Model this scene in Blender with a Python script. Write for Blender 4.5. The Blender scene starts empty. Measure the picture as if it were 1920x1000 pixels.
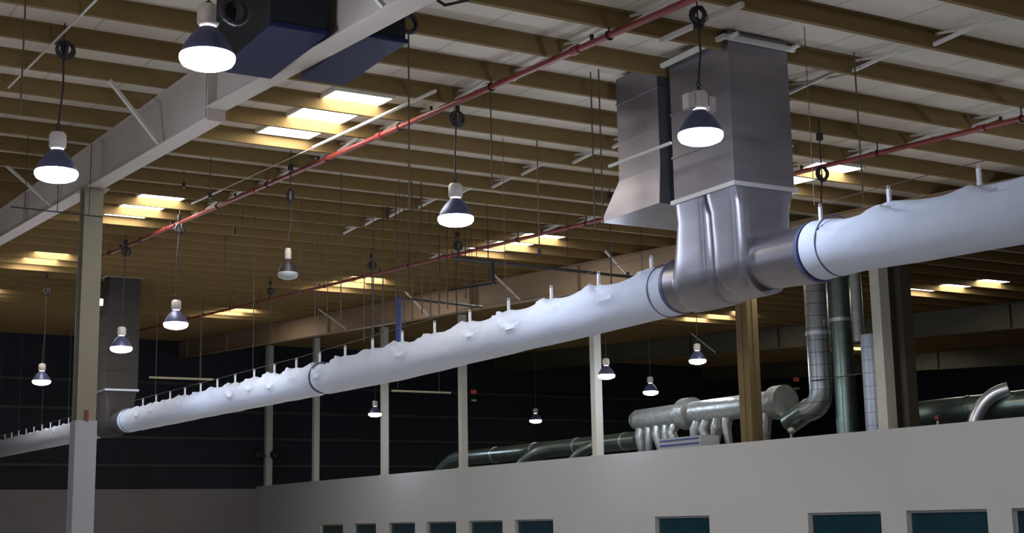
import bpy, bmesh, math, random
from mathutils import Vector, Matrix, noise
R_ = random.Random(7)
sc = bpy.context.scene
COL = sc.collection
PI = math.pi

# ------------------------------------------------------------------ camera, world, exposure
CZ = 2.0
F_PX = 2655.4
YAW, PITCH, ROLL = .53083, .18022, -.0182
_fw = Vector((math.sin(YAW)*math.cos(PITCH), math.cos(YAW)*math.cos(PITCH), math.sin(PITCH)))
_r0 = Vector((math.cos(YAW), -math.sin(YAW), 0))
_u0 = _r0.cross(_fw)
_rt = math.cos(ROLL)*_r0 + math.sin(ROLL)*_u0
_up = -math.sin(ROLL)*_r0 + math.cos(ROLL)*_u0
cd = bpy.data.cameras.new('camera'); cam = bpy.data.objects.new('camera', cd); COL.objects.link(cam)
cd.sensor_width = 36; cd.lens = F_PX/1920*36; cd.clip_end = 500; cd.clip_start = .1
M = Matrix((( _rt.x, _up.x, -_fw.x, 0), (_rt.y, _up.y, -_fw.y, 0), (_rt.z, _up.z, -_fw.z, CZ), (0,0,0,1)))
cam.matrix_world = M
sc.camera = cam

sc.view_settings.view_transform = 'Standard'; sc.view_settings.look = 'None'
sc.view_settings.gamma = 1; sc.view_settings.use_curve_mapping = False
sc.view_settings.exposure = -1.95
w = bpy.data.worlds.new('world'); sc.world = w; w.use_nodes = True
w.node_tree.nodes['Background'].inputs[0].default_value = (.45, .5, .7, 1)
w.node_tree.nodes['Background'].inputs[1].default_value = .03
LAMP_W = 420
SKY_E = 80.0
LENS_E = 60.0

# ------------------------------------------------------------------ place geometry rules
# X runs across the hall, Y along it away from the camera, Z up; the roof rises gently with Y
R0, RS = 7.6, .059
def roof_z(y): return R0 + RS*y
def ray(px, py): return _fw*F_PX + _rt*(px-960) - _up*(py-500)
def at(px, py, X=None, Y=None, Z=None):
    d = ray(px, py)
    t = X/d.x if X is not None else Y/d.y if Y is not None else (Z-CZ)/d.z
    return Vector((0,0,CZ)) + d*t
def proj(p):
    d = Vector(p)-Vector((0,0,CZ)); w_ = d.dot(_fw)
    return (960+F_PX*d.dot(_rt)/w_, 500-F_PX*d.dot(_up)/w_) if w_>0 else (-9999,-9999)
def in_view(p, m=0):
    x,y = proj(p); return -m<x<1920+m and -m<y<1000+m
ORD = 'first second third fourth fifth sixth seventh eighth ninth tenth eleventh twelfth thirteenth fourteenth fifteenth sixteenth seventeenth eighteenth nineteenth twentieth twenty-first twenty-second'.split()
def roof_at(px, py, below=0):
    d = ray(px, py); t = (R0-below-CZ)/(d.z-RS*d.y); return Vector((0,0,CZ)) + d*t

# ------------------------------------------------------------------ materials
def mat(name, col, rough=.7, metal=0, noise_amt=.12, nscale=3.0, bump=0, emit=None, estr=0, spec=.5, stretch=(1,1,1), trans=0, col2=None, coords='Object'):
    m = bpy.data.materials.new(name); m.use_nodes = True
    nt = m.node_tree; b = nt.nodes['Principled BSDF']
    b.inputs['Roughness'].default_value = rough; b.inputs['Metallic'].default_value = metal
    b.inputs['Specular IOR Level'].default_value = spec
    tc = nt.nodes.new('ShaderNodeTexCoord'); mp = nt.nodes.new('ShaderNodeMapping')
    mp.inputs['Scale'].default_value = stretch
    nt.links.new(tc.outputs[coords], mp.inputs[0])
    n = nt.nodes.new('ShaderNodeTexNoise'); n.inputs['Scale'].default_value = nscale; n.inputs['Detail'].default_value = 4
    nt.links.new(mp.outputs[0], n.inputs['Vector'])
    r = nt.nodes.new('ShaderNodeMix'); r.data_type = 'RGBA'
    c2 = col2 or tuple(c*(1-noise_amt*2) for c in col)
    r.inputs[6].default_value = (*col, 1); r.inputs[7].default_value = (*c2, 1)
    nt.links.new(n.outputs['Fac'], r.inputs[0]); nt.links.new(r.outputs[2], b.inputs['Base Color'])
    if bump:
        bp = nt.nodes.new('ShaderNodeBump'); bp.inputs['Strength'].default_value = bump; bp.inputs['Distance'].default_value = .02
        nt.links.new(n.outputs['Fac'], bp.inputs['Height']); nt.links.new(bp.outputs[0], b.inputs['Normal'])
    if emit:
        b.inputs['Emission Color'].default_value = (*emit, 1); b.inputs['Emission Strength'].default_value = estr
    return m
def banded(name, c1, c2, period, axis='X', width=.08, **k):
    """a sheet with thin seams every PERIOD metres"""
    m = mat(name, c1, **k); nt = m.node_tree; b = nt.nodes['Principled BSDF']
    tc = nt.nodes.new('ShaderNodeTexCoord'); sp = nt.nodes.new('ShaderNodeSeparateXYZ'); nt.links.new(tc.outputs['Object'], sp.inputs[0])
    dv = nt.nodes.new('ShaderNodeMath'); dv.operation = 'DIVIDE'; dv.inputs[1].default_value = period; nt.links.new(sp.outputs[axis], dv.inputs[0])
    fr = nt.nodes.new('ShaderNodeMath'); fr.operation = 'FRACT'; nt.links.new(dv.outputs[0], fr.inputs[0])
    lt = nt.nodes.new('ShaderNodeMath'); lt.operation = 'LESS_THAN'; lt.inputs[1].default_value = width; nt.links.new(fr.outputs[0], lt.inputs[0])
    mx = nt.nodes.new('ShaderNodeMix'); mx.data_type = 'RGBA'; old = b.inputs['Base Color'].links[0].from_socket
    nt.links.new(lt.outputs[0], mx.inputs[0]); nt.links.new(old, mx.inputs[6]); mx.inputs[7].default_value = (*c2, 1)
    nt.links.new(mx.outputs[2], b.inputs['Base Color'])
    return m
MT = {
 'sheet':   banded('roof_insulation', (.66,.58,.49), (.42,.36,.30), 1.1, 'X', .03, rough=.8, noise_amt=.08, nscale=1.2),
 'purlin':  mat('purlin_primer', (.215,.14,.055), .8, 0, .12, 2.5, spec=.2),
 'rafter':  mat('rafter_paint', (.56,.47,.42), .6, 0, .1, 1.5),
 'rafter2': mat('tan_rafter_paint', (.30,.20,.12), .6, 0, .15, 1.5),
 'rafter3': mat('shaded_rafter_tone', (.075,.062,.034), .7, 0, .15, 1.5),  # darkened rafter colour: the dimness of the far bays is put into it
 'column':  mat('column_paint', (.25,.215,.15), .55, 0, .1, 2),
 'colgrey': mat('blue_grey_tone', (.36,.36,.38), .5, 0, .06, 2),
 'post':    mat('post_paint', (.60,.57,.50), .6, 0, .1, 2),
 'brown':   mat('brown_column_paint', (.20,.145,.07), .85, 0, .15, 2, spec=.2),
 'darkbrown': mat('dark_brown_steel', (.09,.07,.045), .7, 0, .15, 2),
 'red':     mat('red_pipe_paint', (.24,.022,.016), .45, 0, .15, 4),
 'white':   mat('pale_steel', (.62,.58,.52), .5, 0, .08, 3),
 'black':   mat('black_iron', (.012,.012,.016), .5, 0, .1, 5),
 'cord':    mat('dark_cord', (.03,.022,.03), .6, 0, .1, 5),
 'wire':    mat('dull_wire', (.10,.08,.06), .5, .3, .1, 5),
 'navy':    mat('black_duct_liner', (.010,.013,.06), .6, .1, .1, 2, spec=.2),
 'boxgrey': mat('dark_unit_casing', (.016,.017,.022), .5, .3, .15, 2, spec=.3),
 'galv':    mat('galvanised_sheet', (.33,.31,.35), .36, .85, .2, 2.2, .25, stretch=(.5,.5,1.6), col2=(.17,.15,.17)),
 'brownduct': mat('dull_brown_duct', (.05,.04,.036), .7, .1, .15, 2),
 'galvlit': mat('galvanised_lit', (.80,.80,.84), .3, .8, .05, 3),  # lit copy of the galvanised sheet, bright catch of light put into the colour
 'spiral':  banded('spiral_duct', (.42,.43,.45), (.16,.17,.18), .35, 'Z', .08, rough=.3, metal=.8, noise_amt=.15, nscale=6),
 'spirallit': banded('lit_spiral_duct', (.55,.60,.70), (.3,.32,.38), .35, 'Z', .08, rough=.4, metal=.5, noise_amt=.15, nscale=6),  # lit version of the spiral duct, its brightness painted into the base colour
 'foil':    mat('foil_wrap', (.52,.54,.53), .38, .6, .3, 7, .9),
 'greenduct': mat('aluminium_duct', (.26,.33,.30), .3, .85, .2, 5, .2),
 'fabric':  mat('white_duct_fabric', (.69,.73,.88), .85, 0, .04, 6, .35),
 'collar':  mat('blue_collar_band', (.10,.11,.24), .5, .2, .1, 5),
 'tag':     mat('white_strap', (.85,.85,.9), .7, 0, .03, 5),
 'office':  mat('office_wall_paint', (.50,.50,.51), .85, 0, .05, .35),
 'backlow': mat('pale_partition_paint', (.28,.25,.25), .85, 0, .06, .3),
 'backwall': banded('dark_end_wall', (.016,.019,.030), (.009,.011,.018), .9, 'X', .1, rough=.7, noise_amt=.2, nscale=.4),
 'girt':    mat('dark_girt', (.055,.05,.05), .6, 0, .1, 3),
 'floor':   mat('concrete_floor', (.52,.49,.44), .6, 0, .12, .5),
 'deck':    mat('office_deck', (.10,.09,.08), .8, 0, .1, 1),
 'inside':  mat('office_interior', (.06,.08,.11), .8, 0, .2, 1),
 'frame':   mat('window_frame_paint', (.30,.30,.32), .5, 0, .05, 3),
 'frame_y': mat('cream_window_frame', (.62,.56,.36), .5, 0, .05, 3),
 'glass':   mat('tinted_pane', (.015,.05,.075), .08, 0, .3, 1.5),
 'bluepipe': mat('blue_pipe', (.03,.05,.20), .5, 0, .1, 3),
 'skylight': mat('skylight_panel', (.9,.9,.85), .6, 0, .02, 2, emit=(1,.97,.88), estr=SKY_E),
 'lens':    mat('glowing_lens', (.9,.9,1), .4, 0, .02, 2, emit=(.86,.90,1), estr=LENS_E),
 'lensoff': mat('unlit_lens', (.45,.5,.52), .3, 0, .05, 3),
 'reflector': mat('aluminium_reflector', (.10,.11,.22), .4, .4, .08, 6),
 'bell':    mat('dark_bell', (.035,.022,.03), .5, .2, .1, 6),
 'ballast': mat('cream_ballast_box', (.70,.62,.58), .5, .1, .08, 6),
 'redsign': mat('red_sign_glow', (.3,.04,.03), .5, 0, .1, 8, emit=(1,.12,.08), estr=.22),
 'greensign': mat('green_lamp_glow', (.15,.4,.12), .5, 0, .1, 8, emit=(.3,.8,.3), estr=.05),
 'tube':    mat('cream_tube_shade', (.60,.52,.34), .5, 0, .05, 3),
}

# ------------------------------------------------------------------ mesh helpers
class MB:
    def __init__(s): s.bm = bmesh.new()
    def box(s, x0,x1,y0,y1,z0,z1, sl=0, sh=0):
        """axis box; sl / sh = slope of the bottom / top with y"""
        v = []
        for x in (x0,x1):
            for y in (y0,y1):
                for z,q in ((z0,sl),(z1,sh)): v.append(s.bm.verts.new((x,y,z+q*(y-y0))))
        for f in ((0,1,3,2),(4,6,7,5),(0,4,5,1),(2,3,7,6),(0,2,6,4),(1,5,7,3)): s.bm.faces.new([v[i] for i in f])
        return s
    def bar(s, a, b, wd, h=None):
        """rectangular bar from a to b"""
        a=Vector(a); b=Vector(b); h=h or wd; d=(b-a).normalized()
        u = d.cross(Vector((0,0,1)));
        if u.length < 1e-3: u = Vector((1,0,0))
        u.normalize(); n = u.cross(d)
        v=[]
        for p in (a,b):
            for i,j in ((-1,-1),(1,-1),(1,1),(-1,1)): v.append(s.bm.verts.new(p+u*wd/2*i+n*h/2*j))
        for f in ((0,1,2,3),(7,6,5,4),(0,4,5,1),(1,5,6,2),(2,6,7,3),(3,7,4,0)): s.bm.faces.new([v[i] for i in f])
        return s
    def tube(s, pts, r, n=10, caps=True):
        pts=[Vector(p) for p in pts]; rings=[]; ref=None
        rr = r if isinstance(r,(list,tuple)) else [r]*len(pts)
        for i,p in enumerate(pts):
            d = (pts[min(i+1,len(pts)-1)]-pts[max(i-1,0)]).normalized()
            if ref is None:
                ref = Vector((0,0,1)) if abs(d.z)<.9 else Vector((1,0,0))
            u = d.cross(ref).normalized(); ref = u.cross(d).normalized()
            rings.append([s.bm.verts.new(p+(u*math.cos(2*PI*k/n)+ref*math.sin(2*PI*k/n))*rr[i]) for k in range(n)])
        s.skin(rings, caps); return s
    def skin(s, rings, caps=True):
        for a,b in zip(rings, rings[1:]):
            n=len(a)
            for k in range(n): s.bm.faces.new((a[k],a[(k+1)%n],b[(k+1)%n],b[k]))
        if caps: s.bm.faces.new(rings[0][::-1]); s.bm.faces.new(rings[-1])
    def lathe(s, prof, n=28, o=(0,0,0), caps=True):
        o=Vector(o)
        rings=[[s.bm.verts.new(o+Vector((r*math.cos(2*PI*k/n), r*math.sin(2*PI*k/n), z))) for k in range(n)] for r,z in prof]
        s.skin(rings, caps); return s
    def torus(s, c, R, r, axis='Y', n=20, m=8):
        c=Vector(c); rings=[]
        for i in range(n):
            a=2*PI*i/n
            e = Vector((math.cos(a),0,math.sin(a))) if axis=='Y' else Vector((math.cos(a),math.sin(a),0)) if axis=='Z' else Vector((0,math.cos(a),math.sin(a)))
            ax={'X':Vector((1,0,0)),'Y':Vector((0,1,0)),'Z':Vector((0,0,1))}[axis]
            rings.append([s.bm.verts.new(c+e*R+(e*math.cos(2*PI*j/m)+ax*math.sin(2*PI*j/m))*r) for j in range(m)])
        rings.append(rings[0]); s.skin(rings, False); return s
    def mesh(s, name, smooth=False):
        bmesh.ops.recalc_face_normals(s.bm, faces=s.bm.faces[:])
        me = bpy.data.meshes.new(name); s.bm.to_mesh(me); s.bm.free()
        if smooth:
            me.shade_smooth()
            try: me.set_sharp_from_angle(angle=math.radians(40))
            except Exception: pass
        return me
    def build(s, name, m, parent=None, smooth=False, loc=None):
        me = s.mesh(name, smooth); me.materials.append(MT[m])
        return link(name, me, parent, loc)
def link(name, me, parent=None, loc=None):
    o = bpy.data.objects.new(name, me); COL.objects.link(o)
    if parent is not None: o.parent = parent
    if loc is not None: o.location = loc
    return o
def tag(o, label, cat, group=None):
    o['label']=label; o['category']=cat
    if group: o['group']=group
    return o
def struct(o): o['kind']='structure'; return o
def thing(name, label, cat, loc=(0,0,0), group=None):
    o = bpy.data.objects.new(name, None); COL.objects.link(o); o.location=loc; o.empty_display_size=.2
    return tag(o, label, cat, group)

# ------------------------------------------------------------------ the shell
YB = 71.8          # end wall
XW = 26.3          # office wall
ZW = at(1280, 840, X=XW).z
XL, XR, YN = -14.0, 66.0, -12.0
struct(MB().box(XL,XR,YN,YB+1,-.2,0).build('floor','floor'))
struct(MB().box(XL,XR,YN,YB+1,roof_z(YN),roof_z(YN)+.12,RS,RS).build('ceiling','sheet'))
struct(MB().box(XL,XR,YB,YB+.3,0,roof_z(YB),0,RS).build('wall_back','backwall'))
struct(MB().box(XR,XR+.3,YN,YB,0,roof_z(YN),0,RS).build('wall_side','backwall'))
struct(MB().box(XL-.3,XL,YN,YB,0,roof_z(YN),0,RS).build('wall_left','office'))
struct(MB().box(XL,XR,YN-.3,YN,0,roof_z(YN)).build('wall_front','office'))
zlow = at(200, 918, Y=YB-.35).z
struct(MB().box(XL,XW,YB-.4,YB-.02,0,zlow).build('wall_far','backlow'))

# office wall with window openings
wins = [(66.20,63.39),(62.14,59.65),(58.29,55.67),(54.55,51.90),(50.81,48.10),(47.16,44.40),(38.12,35.28),(30.81,27.97),(27.06,24.40),(23.65,21.0)]
kk = XW/27.6
WT = 1.76+.0*1
wins = [(b*kk, a*kk) for a,b in wins]
z_wt = at(1600, 960.5, X=XW).z; z_ws = z_wt-1.15
m = MB(); TH=.22
m.box(XW,XW+TH,14,YB-.02,z_wt,ZW); m.box(XW,XW+TH,14,YB-.02,0,z_ws)
edges = sorted(wins); y = 14
for a,b in edges: m.box(XW,XW+TH,y,a,z_ws,z_wt); y=b
m.box(XW,XW+TH,y,YB-.02,z_ws,z_wt)
struct(m.build('wall_right','office'))
for i,(a,b) in enumerate(sorted(wins)):
    w_ = MB().box(XW+.10,XW+.16,a,b,z_wt-.06,z_wt).box(XW+.10,XW+.16,a,b,z_ws,z_ws+.06).box(XW+.10,XW+.16,a,a+.06,z_ws+.06,z_wt-.06).box(XW+.10,XW+.16,b-.06,b,z_ws+.06,z_wt-.06)
    last = i==len(wins)-1
    f = struct(w_.build('window_%d'%(i+1), 'frame_y' if last else 'frame'))
    MB().box(XW+.12,XW+.135,a+.055,b-.055,z_ws+.05,z_wt-.05).build('window_pane','glass',f)
struct(MB().box(XW+TH,XW+9,14,YB-.02,3.2,3.35).build('ceiling_office','deck'))
struct(MB().box(XW+3.4,XW+3.5,14,YB-.02,0,3.2).build('wall_office_inner','inside'))
# girts of the end wall
k=0
for z in (5.2,6.6,8.0,9.4):
    k+=1; struct(MB().box(XL,XR,YB-.16,YB-.005,z,z+.14).build('trim_%d'%k,'girt'))

# ------------------------------------------------------------------ purlins
PD = .245; P0, PS = 14.12, 1.52
def purlin_mesh():
    m = MB(); m.box(XL+.05,XR-.05,-.004,.004,-PD,0)
    m.box(XL+.05,XR-.05,.004,.07,-PD,-PD+.008); m.box(XL+.05,XR-.05,-.07,-.004,-.01,-.002)
    return m.mesh('roof_purlin')
pm = purlin_mesh(); pm.materials.append(MT['purlin'])
YS=[]
y = P0-3*PS
while y < YB-.5: YS.append(y); y += PS
nb = [q for q in YS if q<19.7]; mid=[q for q in YS if 19.7<=q<=23.0]; b2=[q for q in YS if 23.0<q<30.2]
b3=[q for q in YS if 30.2<=q<=33.8]; b4=[q for q in YS if 33.8<q<41]; b5=[q for q in YS if q>=41]
for y in YS:
    o = link('roof_purlin', pm, None, (0,y,roof_z(y)-.003))
    if y in nb: tag(o, 'tan roof purlin, %s on the camera side of the nearest big skylight'%ORD[len(nb)-1-nb.index(y)], 'purlin', 'roof purlins')
    elif y in mid: tag(o, 'tan roof purlin crossing the nearest big skylight, %s from the camera'%ORD[mid.index(y)], 'purlin', 'roof purlins')
    elif y in b2: tag(o, 'tan roof purlin, %s beyond the nearest big skylight'%ORD[b2.index(y)], 'purlin', 'roof purlins')
    elif y in b3: tag(o, 'tan roof purlin crossing the skylight right of the near column, %s from camera'%ORD[b3.index(y)], 'purlin', 'roof purlins')
    elif y in b4: tag(o, 'tan roof purlin, %s beyond the skylight right of the near column'%ORD[b4.index(y)], 'purlin', 'roof purlins')
    else: tag(o, 'thin far roof purlin, %s counted from the dark end wall'%ORD[len(b5)-1-b5.index(y)], 'purlin', 'roof purlins')

# bridging struts between purlins
def strut(X, i, lab, g):
    a,b = YS[i], YS[i+1]
    m = MB().bar((X,a+.012,roof_z(a)-.05),(X,b-.012,roof_z(b)-PD+.04),.045,.045).bar((X+.05,a+.012,roof_z(a)-PD+.04),(X+.05,b-.012,roof_z(b)-.05),.03,.03)
    tag(m.build('bridging_strut','white'), lab, 'brace', g)
for X,n,row in ((2.2,12,'in the row left of the big pale rafter'),(10.1,14,'in the row along the longer red pipe'),
                (14.0,14,'in the row right of the big metal duct'),(18.1,14,'in the row beside the shorter red pipe'),(26.0,8,'in the row above the office wall')):
    q=0
    for i in range(n+4):
        if not in_view((X,(YS[i]+YS[i+1])/2,roof_z(YS[i])-.1), 20): continue
        if 14.0<X<14.01 and YS[i]<0: continue
        strut(X+R_.uniform(-.12,.12), i, 'pale bridging strut, %s from camera %s'%(ORD[q],row), 'bridging struts'); q+=1
        if q>=n: break

# ------------------------------------------------------------------ rafters
def rafter(X, pts, label, mt, depth=None, y_brace=(), name='steel_rafter'):
    """pts: list of segments [(y,zbottom),(y,zbottom)]"""
    t = thing(name, label, 'rafter', (X, pts[0][0][0], 0)); y0=pts[0][0][0]
    top = lambda y: roof_z(y)-PD-.012
    m = MB()
    for (ya,za),(yb,zb) in pts:
        v=[m.bm.verts.new(p) for p in ((-.006,ya-y0,za),(-.006,yb-y0,zb),(-.006,yb-y0,top(yb)-.012),(-.006,ya-y0,top(ya)-.012),
                                     (.006,ya-y0,za),(.006,yb-y0,zb),(.006,yb-y0,top(yb)-.012),(.006,ya-y0,top(ya)-.012))]
        for f in ((0,1,2,3),(7,6,5,4),(0,4,5,1),(1,5,6,2),(2,6,7,3),(3,7,4,0)): m.bm.faces.new([v[i] for i in f])
    m.build('web', mt, t)
    m = MB(); m2 = MB()
    for (ya,za),(yb,zb) in pts:
        m.bar((0,ya-y0,za-.01),(0,yb-y0,zb-.01),.30,.02)
        m2.bar((0,ya-y0,top(ya)),(0,yb-y0,top(yb)),.26,.016)
    m.build('bottom_flange', mt, t); m2.build('top_flange', mt, t)
    for (ya,za),(yb,zb) in pts[:-1]:
        MB().box(-.13,.13,yb-y0-.02,yb-y0+.02,min(zb,pts[1][0][1])-.05,top(yb)-.02).build('splice_plate', mt, t)
    yy = pts[0][0][0]+1.2
    while yy < pts[-1][1][0]-.5:
        zb = next(za+(zb_-za)*(yy-ya)/(yb-ya) for (ya,za),(yb,zb_) in pts if ya<=yy<=yb)
        MB().box(-.12,-.006,yy-y0-.005,yy-y0+.005,zb+.005,top(yy)-.02).build('stiffener', mt, t)
        yy += 6.1
    for yb_ in y_brace:
        zb = next(za+(zb_-za)*(yb_-ya)/(yb-ya) for (ya,za),(yb,zb_) in pts if ya<=yb_<=yb)
        yp = min(YS, key=lambda q: abs(q-yb_))
        MB().bar((-.13,yb_-y0,zb+.03),(-1.0,yp-y0,roof_z(yp)-PD-.01),.05,.05).build('flange_brace','white',t)
        MB().bar((.13,yb_-y0,zb+.03),(1.0,yp-y0,roof_z(yp)-PD-.01),.05,.05).build('flange_brace','white',t)
    return t
XR1 = 6.05
e = lambda px,py: (lambda p:(p.y,p.z))(at(px,py,X=XR1+.15))
p1,p2,p3,p4 = e(800,7),e(425,205),e(412,231),e(0,460)
def lin(a,b,y): return (y, a[1]+(b[1]-a[1])*(y-a[0])/(b[0]-a[0]))
ysp = p2[0]
rafter(XR1, [(lin(p1,p2,5), lin(p1,p2,ysp)), (lin(p3,p4,ysp), lin(p3,p4,36)), (lin(p3,p4,36), (YB-.1, roof_z(YB)-PD-.85))],
       'big pale steel rafter running over the near column, upper left', 'rafter', y_brace=(12.6,20.6,27.8,35.2))
zz = lambda y,d: (y, roof_z(y)-PD-d)
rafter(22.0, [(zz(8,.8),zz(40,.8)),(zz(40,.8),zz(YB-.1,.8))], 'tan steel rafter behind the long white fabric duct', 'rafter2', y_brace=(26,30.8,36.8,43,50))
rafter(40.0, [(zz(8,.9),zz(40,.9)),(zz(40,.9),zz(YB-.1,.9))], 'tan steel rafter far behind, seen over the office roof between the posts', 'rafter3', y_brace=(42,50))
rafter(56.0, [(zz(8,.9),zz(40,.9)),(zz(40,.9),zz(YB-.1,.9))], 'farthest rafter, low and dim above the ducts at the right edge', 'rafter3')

# ------------------------------------------------------------------ columns
def hsec(m, w_, d, z0, z1, ox=0, oy=0, t=.02):
    m.box(ox-w_/2,ox+w_/2,oy-d/2,oy-d/2+t,z0,z1); m.box(ox-w_/2,ox+w_/2,oy+d/2-t,oy+d/2,z0,z1)
    m.box(ox-.008,ox+.008,oy-d/2+t,oy+d/2-t,z0,z1)
pc = at(171,400,X=XR1)
zc_top = lin(p3,p4,pc.y)[1]-.03
t = thing('steel_column','tall pale steel column in the left foreground carrying the big rafter','column',(XR1,pc.y,0))
zs = at(148,790,Y=pc.y).z
m=MB(); hsec(m,.33,.36,zs,zc_top); m.build('shaft','column',t)
m=MB(); m.box(-.185,.185,-.20,.20,.02,zs); o=m.build('lower_section','colgrey',t); o['label']='smooth grey lower section'  # lower length of the column, lighter and bluer than the shaft above
m=MB().box(-.03,.03,-.205,-.19,zs-.02,zs+.18); m.build('red_marking','red',t)
MB().box(-.25,.25,-.28,.28,zc_top-.02,zc_top).build('cap_plate','column',t)
MB().box(-.28,.28,-.3,.3,0,.02).build('base_plate','column',t)
posts = [(504,820,.34,'post','pale end post of the row on the office wall, next to the dark end wall'),
         (593,820,.27,'post','slim pale post on the office wall, second from the end wall'),
         (722,820,.27,'post','slim pale post on the office wall, just right of a far lamp'),
         (869,800,.27,'post','slim pale post on the office wall at the left end of the silver duct'),
         (1121,800,.28,'post','slim pale post on the office wall where the silver duct meets the wrapped duct'),
         (1660,700,.33,'post','pale post on the office wall at right, in front of vertical ducts')]
for px,py,wd,mt_,lab in posts:
    p = at(px,py,X=XW+.2)
    m=MB(); m.box(-wd/2,wd/2,-wd/2,wd/2,ZW if 1 else 0,roof_z(p.y)-PD-.02); 
    m2=MB(); m2.box(-wd/2-.03,wd/2+.03,-wd/2-.03,wd/2+.03,ZW,ZW+.03)
    t=thing('wall_post',lab,'post',(p.x-.02+ .0,p.y,0))
    m.build('shaft',mt_,t); m2.build('foot_plate',mt_,t)
p = at(1407,750,X=XW+.45)
t = thing('brown_column','broad brown column standing behind the office wall below the metal duct','column',(p.x,p.y,0))
m=MB(); m.box(-.2,.2,-.26,.26,3.35,roof_z(p.y)-PD-.02); m.build('shaft','brown',t)
m=MB(); m.box(-.02,.02,-.28,-.26,3.35,roof_z(p.y)-PD-.02); m.box(-.02-.2,-.2,-.02,.02,3.35,roof_z(p.y)-PD-.02); m.build('cable_cover','brown',t)
p = at(1697,700,X=XW+.9)
t = thing('dark_column','wide dark brown column just right of the pale post','column',(p.x,p.y,0))
m=MB(); hsec(m,.36,.44,3.35,roof_z(p.y)-PD-.02); m.build('shaft','darkbrown',t)

# ------------------------------------------------------------------ skylights
SKX = [(8.42,9.38),(18.35,19.5),(35.2,36.3),(27.2,28.2),(-1.9,-.8)]
names = {(0,0):'large bright skylight by the near rafter, above the longer red pipe',(0,1):'bright skylight right of the near column',
 (0,2):'skylight just left of the near column',(0,3):'dim far skylight at the left edge of the picture',
 (1,0):'small bright skylight peeking out right of the metal duct',(1,1):'skylight behind the lit lamp in the middle',
 (1,2):'skylight in the far roof just right of the unlit lamp',(1,3):'low far skylight above the white duct, left of the unlit lamp',
 (2,1):'skylight below the white duct in the right bay',(2,2):'dim skylight seen between brown column and metal legs',
 (3,1):'skylight over the right bay, behind the metal duct',(4,0):'skylight at the top left corner'}
for (i,j),lab in names.items():
    x0,x1 = SKX[i]; yc = 21.4+10.6*j
    if (i,j)==(1,3): yc=54.6
    if (i,j)==(2,2): yc=44.5
    if (i,j)==(4,0): yc=10.9
    y0,y1 = yc-1.75, yc+1.75; z0=roof_z(y0)
    t=thing('skylight',lab,'skylight',((x0+x1)/2,y0,z0)); hw=(x1-x0)/2; L_=y1-y0
    MB().box(-hw,hw,0,L_,-.045,-.03,RS,RS).build('panel','skylight',t)
    MB().box(-hw-.04,-hw,0,L_,-.06,-.0,RS,RS).box(hw,hw+.04,0,L_,-.06,-.0,RS,RS).box(-hw-.04,hw+.04,-.04,0,-.06,0).box(-hw-.04,hw+.04,L_,L_+.04,-.06+RS*L_,RS*L_).build('curb','white',t)
for (yc,x0) in ((54.6,44.2),(51,52.0)):
    t=thing('skylight','low bright skylight at the right edge over the curved duct' if x0<50 else 'small low skylight left of the one at the right edge','skylight',(x0,yc,roof_z(yc)))
    MB().box(-.55,.55,0,3.4,-.045,-.03,RS,RS).build('panel','skylight',t)
    MB().box(-.6,.6,-.04,0,-.06,0).box(-.6,.6,3.4,3.44,-.06+RS*3.4,RS*3.4).build('curb','white',t)

# ------------------------------------------------------------------ red sprinkler pipes
def red_pipe(X, ya, yb, drop, label, r=.045):
    t=thing('sprinkler_pipe',label,'pipe',(X,ya,0))
    z=lambda y: roof_z(y)-drop
    MB().tube([(0,0,z(ya)),(0,(yb-ya)/2,z((ya+yb)/2)),(0,yb-ya,z(yb))],r,12).build('pipe','red',t,True)
    i=0
    for y in YS:
        if ya+.2<y<yb-.2:
            i+=1
            if i%2==0:
                m=MB().tube([(0,y-ya,z(y)+r),(0,y-ya,roof_z(y)-PD-.004)],.012,6); m.torus((0,y-ya,z(y)),r+.012,.012,'Y',12,6)
                m.build('hanger','black',t)
            if i%3==1:
                MB().tube([(0,y-ya+.4,z(y)+r*.5),(0,y-ya+.4,z(y)+r+.09)],[.02,.03],8).build('sprinkler_head','black',t)
            if i%4==0:
                MB().tube([(0,y-ya+.7,z(y+.7)),(0,y-ya+.86,z(y+.86))],r+.016,12).build('coupling','red',t)
    return t
red_pipe(9.78, 4, 40.9, .36, 'longer red sprinkler pipe running from top centre down to the near column')
red_pipe(17.4, 6, 70, .45, 'red sprinkler pipe entering at the right edge and passing behind the metal duct')
tag(MB().tube([(9.25,17.9,roof_z(17.9)-.33),(9.25,22.6,roof_z(22.6)-.33)],.028,8).tube([(9.25,27.5,roof_z(27.5)-.33),(9.25,29.5,roof_z(29.5)-.33)],.022,8).tube([(9.25,22.6,roof_z(22.6)-.33),(9.25,27.5,roof_z(27.5)-.33)],.007,8).build('pale_bar','white'),'pale bar running close above the longer red pipe past the skylight','conduit')  # pale lengths alongside the red pipe, thin in the middle

# ------------------------------------------------------------------ dark box ducts at the rafter
def dark_box(xa,xb,lab,y0,y1,z0):
    t=thing('dark_duct_box',lab,'duct box',((xa+xb)/2,(y0+y1)/2,z0)); hw=(xb-xa)/2; hd=(y1-y0)/2; H=roof_z(y0)-PD-z0-.06
    MB().box(-hw,hw,-hd,hd,.012,H).build('casing','boxgrey',t)
    MB().box(-hw-.01,hw+.01,-hd-.01,hd+.01,0,.012).build('bottom_panel','navy',t)
    MB().box(-hw-.02,hw+.02,-hd-.02,-hd,.0,.05).build('edge_angle','navy',t)
dark_box(5.22,5.88,'dark boxy duct hanging at the top, left of the big rafter flange',14.0,15.75,7.4)
dark_box(6.22,6.78,'dark boxy duct on the far side of the big rafter, right of the flange',13.85,15.6,7.4)

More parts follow.
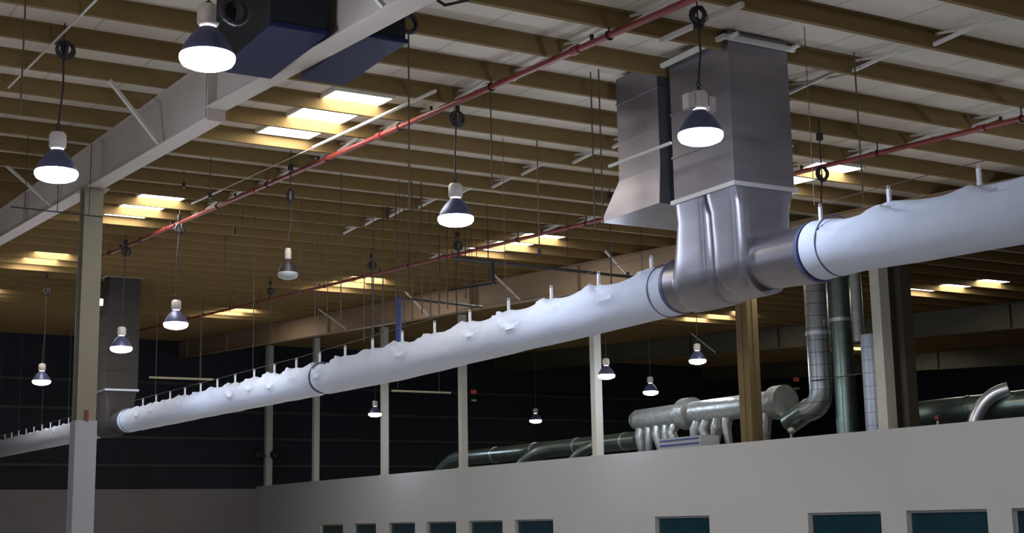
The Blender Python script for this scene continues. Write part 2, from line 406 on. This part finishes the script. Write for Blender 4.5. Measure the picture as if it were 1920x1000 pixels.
# ------------------------------------------------------------------ plenum drops and fabric ducts
XD = 12.1; RD=.375
KD=.757
ZPTS=[(9.9,5.19),(12.4,5.30),(16.5,5.26),(20,5.24),(25,5.20),(32.4,5.29),(44.6,5.42),(58,5.58),(75,5.75)]
def zd(y):
    if y<=ZPTS[0][0]: return ZPTS[0][1]
    for (a,za),(b,zb) in zip(ZPTS,ZPTS[1:]):
        if a<=y<=b: return za+(zb-za)*(y-a)/(b-a)
    return ZPTS[-1][1]
def boot(yc, ztop, zend, low=0, lean=0, N=48):
    m=MB(); rings=[]
    for z,hx,hy,e_ in ((ztop,.505,.325,14),(ztop-.10,.49,.325,12),(ztop-.25,.465,.325,8),(zend+.35,.455,.33,6),(zend+.05,.45,.335,6),(zend-.14,.42,.33,5),
                       (zend-.25+low,.35,.31,4),(zend-.33+low,.22,.27,3),(zend-.365+low,.08,.20,2.5)):
        ring=[]
        for k in range(N):
            th=2*PI*k/N; cx,cy=math.cos(th),math.sin(th)
            q=(abs(cx)**e_+abs(cy)**e_)**(-1/e_)
            far = max(0, cy)*lean*min(1, (ztop-z)/1.1)
            ring.append(m.bm.verts.new(Vector((hx*q*cx, yc+hy*q*cy+far, z))))
        rings.append(ring)
    m.skin(rings,True); return m
def plenum(oy, lab1, lab2, far=False):
    # metal supply drop: box duct with two elbows, and beside it the flared return drop
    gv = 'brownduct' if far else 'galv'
    y0,y1=14.0+oy,15.3+oy; zb=6.32+(.15 if far else 0); zc=zd(14.6+oy)
    t=thing('supply_duct_drop',lab1,'metal duct',(XD,14.65+oy,0))
    zt=roof_z(y0)-.02
    MB().box(-.5,.52,-.65,.65,zb,zt).build('box_duct',gv,t)
    for z in [zb+.62+i*.62 for i in range(int((zt-zb-.3)/.62))]:
        MB().box(-.515,.535,-.665,.665,z,z+.03).build('seam',gv,t)
    MB().box(-.54,.56,-.69,.69,zb-.03,zb+.03).build('rim_flange','galvlit',t)
    for yy,low,lean in ((-.335,.0,0),(.34,-.05,.40)):
        boot(yy, zb-.03, zc, low, lean).build('duct_boot',gv,t,True)
    MB().tube([(0,-.35,zc+.02),(0,-.62,zc+.02),(0,-1.58,zc)],[.335,.345,.385],40).build('cone',gv,t,True)
    MB().tube([(0,.35,zc),(0,.75,zc),(0,1.20,zc)],[.33,.345,.385],40).build('cone',gv,t,True)
    MB().tube([(0,-.64,zc-.03),(0,.95,zc-.03)],.365,40).build('run',gv,t,True)
    for yy in (-1.60,1.22):
        MB().tube([(0,yy-.03,zc),(0,yy+.03,zc)],.392,40).build('end_collar','collar',t,True)
    MB().box(-.55,-.51,-.9,-.70,zt-.14,zt-.10).box(.5,.54,-.9,-.70,zt-.14,zt-.10).box(-.62,.62,-.72,-.66,zt-.14,zt-.08).box(-.62,-.56,-.66,.7,zt-.14,zt-.08).build('curb_frame','white',t)
    y2,y3=15.68+oy,16.70+oy
    t=thing('return_duct_drop',lab2,'metal duct',(XD,(y2+y3)/2,0)); zb2=6.95; h=(y3-y2)/2
    MB().box(-.44,.75,-h,h,zb2,roof_z(y2)-.02).build('box_duct',gv,t)
    m=MB(); A=[(-.44,-h),(.75,-h),(.75,h),(-.44,h)]; B=[(-.50,-h-.03),(.95,-h-.03),(.95,h+.42),(-.50,h+.42)]
    v=[m.bm.verts.new((x,y,zb2)) for x,y in A]+[m.bm.verts.new((x,y,6.40)) for x,y in B]
    for f in ((0,1,5,4),(1,2,6,5),(2,3,7,6),(3,0,4,7),(4,5,6,7)): m.bm.faces.new([v[i] for i in f])
    m.build('flared_intake',gv,t)
    for z in (7.5,8.1): MB().box(-.452,.762,-h-.012,h+.012,z,z+.03).build('seam',gv,t)
plenum(0,'big galvanised box duct with two elbows feeding the white fabric ducts','galvanised return duct with flared bottom, left of the big box duct')
plenum(31.5,'far brownish box duct dropping to the distant end of the white fabric duct','farthest return duct behind the distant box duct',True)

def fabric_duct(y0,y1,tags,label,seam=None,cap=True,wrinkle=1.0):
    t=thing('fabric_duct',label,'fabric duct',(XD,y0,0))
    m=MB(); rings=[]; N=44; n=int((y1-y0)/.09); rr=random.Random(int(y0*10)); amp=[rr.uniform(.5,1.25) for _ in range(80)]
    tg=sorted(tags)
    for i in range(n+1):
        y=y0+(y1-y0)*i/n; ring=[]
        # position between hangers
        k=sum(1 for q in tg if q<=y); 
        lo=tg[k-1] if k>0 else y0-.3; hi=tg[k] if k<len(tg) else y1+.3
        ph=(y-lo)/(hi-lo); s_=math.sin(PI*max(0,min(1,ph))); A=amp[k]*wrinkle*(1.35 if 26<(lo+hi)/2<34 else 1)
        edge=min(1,(y-y0)/.5,(y1-y)/.5); edge=max(0,edge)
        c=Vector((0,y-y0,zd(y)))
        neck=1.0
        if seam is not None: neck=1-.17*math.exp(-((y-seam)/.16)**2)
        for j in range(N):
            th=2*PI*j/N; cz=math.cos(th); sx=math.sin(th)      # th=0 at the top
            up=max(0,cz)
            r=RD
            r-= .085*A*s_*up**1.5*edge
            r+= .022*A*(1-s_)**2*up**6*edge
            a=abs(th if th<PI else th-2*PI)
            fold=.45+1.15*s_*min(1.1,A)
            r+= .042*A**.5*edge*math.exp(-((a-fold)/.11)**2)
            r-= .055*A**.5*edge*math.exp(-((a-fold+.27)/.16)**2)
            nz=noise.noise(Vector((y*1.1+sx*.3, sx*1.6+5, cz*1.6)))
            r+= .034*nz*edge*wrinkle*(.35+.65*max(0,.4+cz))
            r*=neck
            ring.append(m.bm.verts.new(c+Vector((-sx*r,0,cz*r))))
        rings.append(ring)
    m.skin(rings,True); m.build('sleeve','fabric',t,True)
    for yy in tags:
        if not(y0<yy<y1): continue
        z=zd(yy)+RD
        MB().box(-.018,.018,yy-y0-.022,yy-y0+.022,z-.02,z+.17).torus((0,yy-y0,z+.19),.022,.007,'Y',10,5).build('hanger_strap','tag',t)
    MB().tube([(0,0,zd(y0)+RD+.215),(0,(y1-y0)*.5,zd((y0+y1)/2)+RD+.215),(0,y1-y0,zd(y1)+RD+.215)],.006,6).build('support_cable','wire',t)
    for yy in tags[3::3]:
        if y0<yy<y1: MB().tube([(0,yy-y0+.1,zd(yy)+RD+.215),(0,yy-y0+.1,roof_z(yy)-PD*.5)],.006,5).build('drop_wire','wire',t)
    for yy in ([y0+.28] if y0<0 or y0>13.5 else [])+[y1-.30]:
        MB().torus((0,yy-y0,zd(yy)),RD+.003,.010,'Y',40,6).build('band','collar',t)
    if seam is not None: MB().torus((0,seam-y0,zd(seam)),RD*.89,.02,'Y',40,8).build('joint_band','collar',t)
    return t
T1=[10.45-1.38*i for i in range(1,5)][::-1]+[10.45,11.8,12.97]
T2=[16.58+1.39*i for i in range(20)]
T3=[48.2+1.45*i for i in range(18)]
fabric_duct(3.0,13.0,T1,'near white fabric duct running off the right edge of the picture')
fabric_duct(15.91,44.5,T2,'long sagging white fabric duct stretching from metal elbow to far left',seam=28.9)
fabric_duct(47.42,71.0,T3,'far white fabric duct left of the near column',wrinkle=.6)

# ------------------------------------------------------------------ high bay lamps
ref_me = MB(); ref_me.lathe([(.275,0),(.268,.05),(.235,.14),(.17,.24),(.10,.31),(.085,.33),(.08,.325),(.16,.232),(.225,.13),(.258,.045),(.262,0)],32,caps=False)
ref_me = ref_me.mesh('reflector',True)
ref_me_l = ref_me.copy(); ref_me_l.materials.append(MT['reflector']); ref_me.materials.append(MT['bell'])
def lens_mesh(mt):
    m=MB().lathe([(.262,.05),(.272,.045),(.277,.02),(.272,-.01),(.25,-.045),(.18,-.075),(.10,-.092),(.02,-.098)],32); me=m.mesh('lens',True); me.materials.append(MT[mt]); return me
lens_on, lens_off = lens_mesh('lens'), lens_mesh('lensoff')
bal = MB().lathe([(.05,.33),(.085,.35),(.11,.38),(.11,.53),(.085,.57),(.03,.585)],20); bal=bal.mesh('ballast_housing',True); bal.materials.append(MT['ballast'])
neck = MB().lathe([(.04,.58),(.04,.60),(.014,.61),(.014,.64)],10).torus((0,0,.66),.03,.01,'Y',12,6); neck=neck.mesh('hook'); neck.materials.append(MT['black'])
lp = bpy.data.lights.new('lamp_light','POINT'); lp.energy=LAMP_W; lp.color=(.70,.82,1.0); lp.shadow_soft_size=.16
LZ = 6.6
def lamp(x,y,label,group=None,hz=None,lit=True,twin=False,coil=True,z=LZ):
    t=thing('high_bay_lamp',label,'ceiling lamp',(x,y,z),group)
    rf=link('reflector', ref_me_l if lit else ref_me, t); ln=link('lens', lens_on if lit else lens_off, rf)
    b=link('ballast_housing', bal, t); hk=link('hook', neck, b)
    if not lit:
        rf.scale=(.68,.68,.9); rf.location.z=.04; b.scale=(.55,.55,.95); ln['label']='unlit grey lens'; rf['label']='dark bell reflector'
    if twin:
        for s_ in (-1,1): MB().box(s_*.16-.05,s_*.16+.05,-.06,.06,.33,.52).build('ballast_box','ballast',t)
    rz=roof_z(y)-z
    h = (hz-z) if hz else rz-.62
    dx=R_.uniform(-.05,.05)
    MB().tube([(0,0,.68),(.02+dx,0,(.68+h)/2),(.03,0,h)],.014,6).build('cord','cord',t)
    if not coil: MB().tube([(.03,0,h-.14),(.03,0,h-.08),(.03,0,h+.08),(.03,0,h+.14)],[.03,.07,.07,.03],10).build('cord_grip','black',t)
    if coil:
        m=MB(); 
        for q in range(3): m.torus((.04+.01*q,.03*q-.03,h+.02),.10+.008*q,.022,'Y' if q!=1 else 'X',14,6)
        m.build('cord_coil','cord',t)
    MB().tube([(.03,0,h),(.03,0,rz-.01)],.010,6).box(-.01,.07,-.04,.04,rz-.40,rz-.28).build('hanger_rod','black',t)
    if lit:
        l=bpy.data.objects.new('lamp_light',lp); COL.objects.link(l); l.parent=t; l.location=(0,0,-.28)
    return t
lamp(4.24,13.13,'largest glowing high bay lamp, near the top left by the rafter',twin=False)
lamp(10.45,13.21,'glowing high bay lamp in front of the big metal box duct',hz=8.14,twin=True)
lamp(3.98,18.49,'glowing high bay lamp at the left edge beside the near column',hz=8.3)
lamp(10.0,18.71,'glowing high bay lamp in mid air at picture centre',hz=8.2)
lamp(9.53,24.47,'unlit dark high bay lamp hanging in mid air',hz=8.15,lit=False,coil=False)
lamp(9.54,31.41,'small glowing lamp right of and above the far duct, cord from the red pipe',hz=8.83)
lamp(9.58,36.17,'small glowing lamp in front of the far brownish duct',hz=9.14)
lamp(9.53,45.16,'small glowing lamp low at the far left, left of the near column',hz=9.43)
lamp(16.0,17.1,'high bay lamp whose cord runs down behind the near white fabric duct',hz=7.62,z=6.12)
lamp(16.2,23.6,'high bay lamp on a cord behind the long white duct, just left of the elbow',hz=8.3,coil=False,z=6.12)
lamp(16.1,30.1,'high bay lamp behind the long white duct, below the end of the dark conduit',hz=8.75,z=6.12)
lamp(16.0,34.9,'high bay lamp on a cord behind the long white duct, left of picture centre',hz=9.05,z=6.12)
lamp(16.0,42.7,'high bay lamp hung behind the white duct above the end post',hz=9.5,z=6.12)
_q=at(1308,678,Z=7.07)
lamp(_q.x,_q.y,'glowing lamp seen just left of the broad brown column',z=7.07)
_q=at(1137,706,Z=6.62)
lamp(_q.x,_q.y,'glowing lamp right beside the slim post under the white duct',z=6.62)
lamp(30.2,41.7,'glowing lamp right of the slim post, lower one of two')
lamp(24.9,53.9,'small far lamp touching the left side of a slim post')
lamp(33.5,55.2,'small lamp hanging between two posts above the silver duct')
_q=at(183,722,Z=7.5)
lamp(_q.x,_q.y,'tiny far lamp just right of the near column',z=7.5)
# lamps of the same rows outside the picture; their light fills the hall
for x,y in ((4.1,2),(10,2),(16,3),(-1.8,8),(-1.8,18.5),(-1.8,30),(4.1,30),(-1.8,42),(20,8),(20,13.2)):
    lamp(x,y,'lit high bay lamp of the same rows, outside the picture','lamps outside the picture')
p=at(188,567,Y=40); tag(MB().box(-.06,.06,-.05,.05,-.09,.09).build('wall_light','lens',loc=p),'tiny white light high beside the near column','light')

# ------------------------------------------------------------------ ducts above the office roof
def rtube(pts, r, name, mt, label, cat='duct', rings_every=None, ringr=.02, parent=None, n=24, ringmat='galvlit'):
    P=[Vector(p) for p in pts]; o=P[0].copy()
    if parent is not None:
        return MB().tube([p-parent.location for p in P], r, n).build(name,mt,parent,True)
    t=thing(name,label,cat,o)
    MB().tube([p-o for p in P], r, n).build('run',mt,t,True)
    if rings_every:
        for a,b in zip(P,P[1:]):
            L_=(b-a).length; k=int(L_/rings_every); d=(b-a).normalized()
            for i in range(1,k+1):
                c=a+d*(i*rings_every)-o
                MB().tube([c-d*.035,c+d*.035], (r if not isinstance(r,list) else r[0])+ringr, n).build('joint_ring',ringmat,t,True)
    return t
def arc(a,b,c,n=7):
    a,b,c=Vector(a),Vector(b),Vector(c)
    return [a*(1-t)**2+b*2*t*(1-t)+c*t*t for t in [i/n for i in range(n+1)]]
XA=XW+1.6
a0=at(818,892,X=XA); a1=at(848,862,X=XA); a2=at(1195,822,X=XA); 
a1.z=4.62-.0; a2.z=4.62
zA=at(1000,846,X=XA).z
y848=at(850,860,X=XA).y; y1195=at(1200,830,X=XA).y
SD=rtube(arc((XA,y848+1.9,3.72),(XA,y848+.5,zA),(XA,y848-.6,zA))+[(XA,y1195,zA)],.30,'silver_duct','greenduct','long silver round duct lying on the office roof left of the wrapped duct',rings_every=3.0)
yb_=at(1020,840,X=XA-.55).y
rtube(arc((XA-.5,yb_+2.2,3.7),(XA-.5,yb_+1.2,zA),(XA,yb_,zA+.02)),.28,'branch_elbow','greenduct','',parent=SD)
yb2=at(1090,840,X=XA-.55).y
rtube(arc((XA-.5,yb2+1.2,3.6),(XA-.5,yb2+.5,zA-.1),(XA,yb2-.4,zA)),.2,'branch_elbow','greenduct','',parent=SD)
# wrapped duct
XB=XW+1.5
def ptB(px,py): return at(px,py,X=XB)
b0=ptB(1200,778); b1=ptB(1300,772); b2=ptB(1470,768)
zb_=(b0.z+b1.z+b2.z)/3
Rb=.36
t=rtube([(XB,b0.y,zb_-.02),(XB,b1.y,zb_),(XB,b2.y,zb_+.02)],Rb,'wrapped_duct','foil','fat foil wrapped duct running behind the broad brown column')
for q,(px,rr_) in enumerate(((1292,Rb+.15),(1465,Rb+.14))):
    c=ptB(px,770); MB().tube([(0,c.y-b0.y-.22,.02),(0,c.y-b0.y+.22,.02)],rr_,24).build('flange_band','foil',t,True)
MB().tube([(0,.05,0),(0,.25,-.01),(0,.36,-.04)],[Rb,Rb*.85,Rb*.4],24).build('end_cap','foil',t,True)
for px in (1205,1219,1236,1252,1270,1312,1330,1350,1366,1440):
    c=ptB(px,800); y_=c.y-b0.y
    MB().tube([(0,y_,-.2),(-.16,y_+.05*R_.uniform(-3,3),-.55),(-.10,y_+R_.uniform(-.2,.2),-1.08)],[.20,R_.uniform(.13,.22),.12],10).build('hanging_wrap','foil',t,True)
c=ptB(1328,812)
t=thing('pale_blue_unit','pale blue boxy unit low under the wrapped duct','equipment box',(XB-.80,c.y,3.36))
MB().box(-.35,.35,-1.1,1.1,0,1.2).build('casing','colgrey',t); MB().box(-.37,-.35,-1.0,1.0,.95,1.0).box(-.37,-.35,-1.0,1.0,1.1,1.14).build('louvre','bluepipe',t)
# duct to the right of the column, with elbow rising into the vertical leg
e0=ptB(1478,790); e1=ptB(1560,760)
s=at(1484,808,X=XB-.3)
t=thing('round_light_fitting','small shiny round cap low behind the office wall, right of brown column','cap',s)
MB().lathe([(.02,.10),(.09,.07),(.12,0),(.10,-.05),(.02,-.09)],16).build('dome','galvlit',t,True); MB().tube([(0,0,-.08),(0,0,3.35-s.z)],.05,8).build('stem','greenduct',t)
# vertical legs
def vleg(px, X, r, z0, z1, label, mt='spiral', rings=(), name='vertical_duct'):
    p=at(px,650,X=X); t=thing(name,label,'duct',(X,p.y,z0))
    MB().tube([(0,0,0),(0,0,(z1(p.y) if callable(z1) else z1)-z0)],r,24).build('run',mt,t,True)
    for z in rings: MB().tube([(0,0,z-z0-.05),(0,0,z-z0+.05)],r+.03,24).build('joint_ring','galvlit',t,True)
    return t,p
rt_=lambda y: roof_z(y)-.02
zr=at(1538,625,X=XB).z; zr2=at(1545,722,X=XB).z
VL,_=vleg(1535,XB,.33,zr2-.15,rt_,'silver vertical duct with a shiny ring, left one of the vertical ducts',rings=(zr,))
ly=VL.location.y
rtube(arc((XB,ly,zr2-.1),(XB,ly,zr2-.62),(XB,ly+.6,zr2-.66)),.33,'elbow','spiral','',parent=VL)
MB().tube([Vector((XB,ly+.6,zr2-.66))-VL.location,Vector((XB+.05,e0.y,e0.z-.05))-VL.location],.31,24).build('crossing_run','greenduct',VL,True)
vleg(1580,XB+.3,.30,3.35,rt_,'dark green vertical duct in the middle of the vertical ducts','greenduct',rings=(at(1580,600,X=XB+.3).z,))
vleg(1612,XB-.1,.15,at(1616,640,X=XB-.1).z,rt_,'narrow wrapped riser, pale with crinkled foil','foil',name='wrapped_riser')
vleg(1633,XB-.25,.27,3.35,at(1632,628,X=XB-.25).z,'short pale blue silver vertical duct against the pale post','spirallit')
p=at(1590,705,X=XB-.35)
tag(MB().tube([(0,-1.3,0),(0,1.5,0)],.018,6).build('support_rod','black',loc=p),'thin black rod across the vertical ducts','rod')
# right hand duct
XC=XW+1.9
c0=at(1690,782,X=XC); c1=at(1930,758,X=XC)
RD_=rtube([(XC,c0.y,c0.z),(XC,c1.y-3,c0.z)],.36,'silver_duct','greenduct','large dark silver duct at the right above the office wall',rings_every=2.4,ringmat='greenduct')
q=at(1835,795,X=XC-.5)
rtube(arc((XC-.75,q.y+.1,3.45),(XC-.75,q.y,c0.z+.25),(XC-.2,q.y-.75,c0.z+.40),10),.17,'curved_branch','galvlit','',parent=RD_)
p=at(1758,785,X=XW+.6)
t=thing('red_valve','small red valve poking above the office wall at right','valve',p)
MB().lathe([(.02,.08),(.07,.05),(.07,-.03),(.03,-.06)],12).build('wheel','red',t,True); MB().tube([(0,0,-.05),(0,0,3.35-p.z)],.03,8).build('stem','white',t)

# ------------------------------------------------------------------ conduits, wires and small fittings
def conduit(px0,py0,px1,py1,X0,label,r=.03,mt='black',drops=()):
    a=at(px0,py0,X=X0); b=at(px1,py1,Y=a.y); t=thing('conduit',label,'conduit',a)
    MB().tube([(0,0,0),b-a],r,8).build('pipe',mt,t)
    for fr,l_ in drops:
        c=(b-a)*fr; MB().tube([c,c+Vector((0,0,l_))],r*1.2,8).build('drop',mt,t)
    for fr in (.15,.5,.85):
        c=(b-a)*fr; MB().tube([c,Vector((c.x,c.y,roof_z(a.y)-.005-a.z))],.007,5).build('hanger',mt,t)
    return t
conduit(848,484,1262,528,14.0,'dark horizontal conduit above the long white duct, right of centre',.035,'black',((.17,-.45),(.78,.1)))
CB=conduit(742,558,905,576,15.0,'dark horizontal conduit low above the white duct with a blue drop pipe',.03,'black')
MB().tube([(.08,0,0),(.08,0,-1.7)],.07,12).build('drop_pipe','bluepipe',CB)
conduit(840,545,930,530,15.5,'short dark conduit between the two longer conduits',.03,'black')
conduit(20,388,192,407,4.6,'dark cable crossing in front of the near rafter at the left edge',.012,'cord')
conduit(718,372,800,362,13.4,'dark bracket arm left of the central lamp',.03,'cord',((.1,-.5),(.95,-.35)))
WN={}
def wire(px,py0,py1,r=.010,mt='wire',label='thin hanging wire around the central lamp, # of them from the left',g='thin wires around the central lamp',bob=None):
    a=roof_at(px,py0,PD)
    d=ray(px,py1); t_=math.hypot(a.x,a.y)/math.hypot(d.x,d.y); z1=CZ+d.z*t_
    k_=WN.get(g,0); WN[g]=k_+1
    t=thing('drop_wire',label.replace('#',ORD[k_]),'wire',(a.x,a.y,z1),g)
    MB().tube([(0,0,0),(0,0,roof_z(a.y)-z1)],r,5).build('strand',mt,t)
    if bob: MB().tube([(0,0,bob),(0,0,0)],.035,8).build('connector','black',t)
for px,a,b in ((683,395,640),(700,420,640),(718,400,645),(742,380,560),(757,385,610),(772,350,600),(790,360,590),(806,400,600),(822,420,590),(838,425,580),(872,440,560),(893,450,540)):
    wire(px,a,b,r=.011 if px%2 else .016)
for px,a,b,bob in ((766,60,395,None),(920,195,345,None),(1007,268,480,.12),(1108,165,430,None),(1123,160,420,None)):
    wire(px,a,b,.012,'wire','thin wire between the longer red pipe and the metal duct, # from the left','wires left of the metal duct',bob)
wire(1603,130,380,.012,'wire','thin reddish wire right of the metal duct, above the fabric duct','wire right of the metal duct')
wire(48,0,215,.012,'wire','thin wire at the left edge of the picture','wire at the left edge')
for px,a,b,bob in ((345,330,352,.1),(395,312,372,.1),(422,455,560,None),(440,410,440,.15),(455,360,430,None),(478,420,600,None),(565,380,560,None),(592,400,600,None),(615,420,620,None),(640,330,600,None)):
    wire(px,a,b,.011,'wire','thin wire over the far roof left of the central lamp, # from the left','wires over the far roof',bob)
# rods
a=roof_at(15,165,PD+.02); b=roof_at(185,-5,PD+.02)
tag(MB().bar((0,0,0),b-a,.022).build('brace_rod','white',loc=a),'pale diagonal brace rod under the purlins at the top left corner','brace')
a=at(1142,312,X=11.2); b=at(1258,268,X=11.2)
a2=roof_at(1240,76,PD+.03); b2_=roof_at(1392,8,PD+.03)
tag(MB().bar((0,0,0),b2_-a2,.06).build('curb_angle','white',loc=a2),'pale angle bar crossing above the top of the big metal box duct','bar')
tag(MB().bar((0,0,0),b-a,.035).build('stay_rod','white',loc=a),'pale rod slanting across the left face of the metal ducts','rod')
# tube light bars far away
for (x0,y0_,x1,y1_,lab) in ((735,733,845,737,'pale hanging bar under the white duct, between two slim posts'),(280,708,400,712,'pale thin hanging bar above the white duct, left part')):
    a=at(x0,y0_,Y=50); b=at(x1,y1_,Y=50); t=thing('hanging_bar',lab,'light bar',a)
    MB().bar((0,0,0),b-a,.07).build('bar','tube',t)
    for fr in (.1,.8): c=(b-a)*fr; MB().tube([c,Vector((c.x,c.y,roof_z(50)-.3-a.z))],.015,5).build('rod','wire',t)
# floodlights on the end post
pp=at(504,820,X=XW+.2)
for px,lab in ((484,'black round floodlight on the left side of the end post'),(516,'black round floodlight on the right side of the end post')):
    c=at(px,853,Y=pp.y-.35); t=thing('floodlight',lab,'floodlight',c)
    MB().lathe([(.02,.15),(.18,.12),(.27,0),(.25,-.08),(.02,-.1)],20).build('head','black',t,True)
    t.rotation_euler=(math.radians(80),0,0)
    MB().tube([(0,0,-.05),(0,-.0,-.24),((pp.x-c.x)*.9,0,-.26)],.04,8).build('bracket','black',t)
# small red signs / indicator lights
for px,py,lab in ((888,735,'small red glowing sign far behind, right of a slim post'),(1493,712,'small red glowing sign right of the broad brown column')):
    c=at(px,py,Y=60 if px<1000 else 50); t=thing('indicator_sign',lab,'sign',c)
    MB().box(-.14,.14,-.04,.04,-.09,.09).build('panel','redsign',t); MB().box(-.13,.13,-.04,.04,-.46,-.37).build('lower_panel','greensign',t)
    MB().tube([(0,0,.1),(0,0,roof_z(c.y)-PD-c.z)],.015,5).build('rod','black',t)
# thick dark hose loop hanging by the rafter at the top
a=at(790,5,X=6.9); tag(MB().tube([(0,0,.5),(.05,-.05,.1),(.25,-.1,-.02),(.5,-.2,.05),(.62,-.25,.5)],.02,8).build('cable_loop','black',loc=a),'black cable loop hanging beside the rafter at the top edge','cable')
a=at(766,45,X=6.9); t=thing('coil_fitting','small dark coil at the right end of the dark duct box','cord coil',a)
MB().torus((0,0,0),.10,.03,'Y',16,8).build('coil','cord',t); MB().tube([(0,0,.1),(0,0,roof_z(a.y)-PD-a.z)],.012,6).build('rod','black',t)
a=at(440,20,X=4.35); t=thing('junction_box','dark junction box and cable coil right above the largest lamp','junction box',a)
MB().torus((0,0,0),.13,.03,'Y',16,8).torus((.03,.05,0),.11,.03,'X',16,8).build('coil','cord',t); MB().box(-.1,.1,.1,.25,-.05,.25).build('box','boxgrey',t)
MB().tube([(0,.1,.2),(0,.1,roof_z(a.y)-PD-a.z-.02)],.012,6).build('rod','black',t)
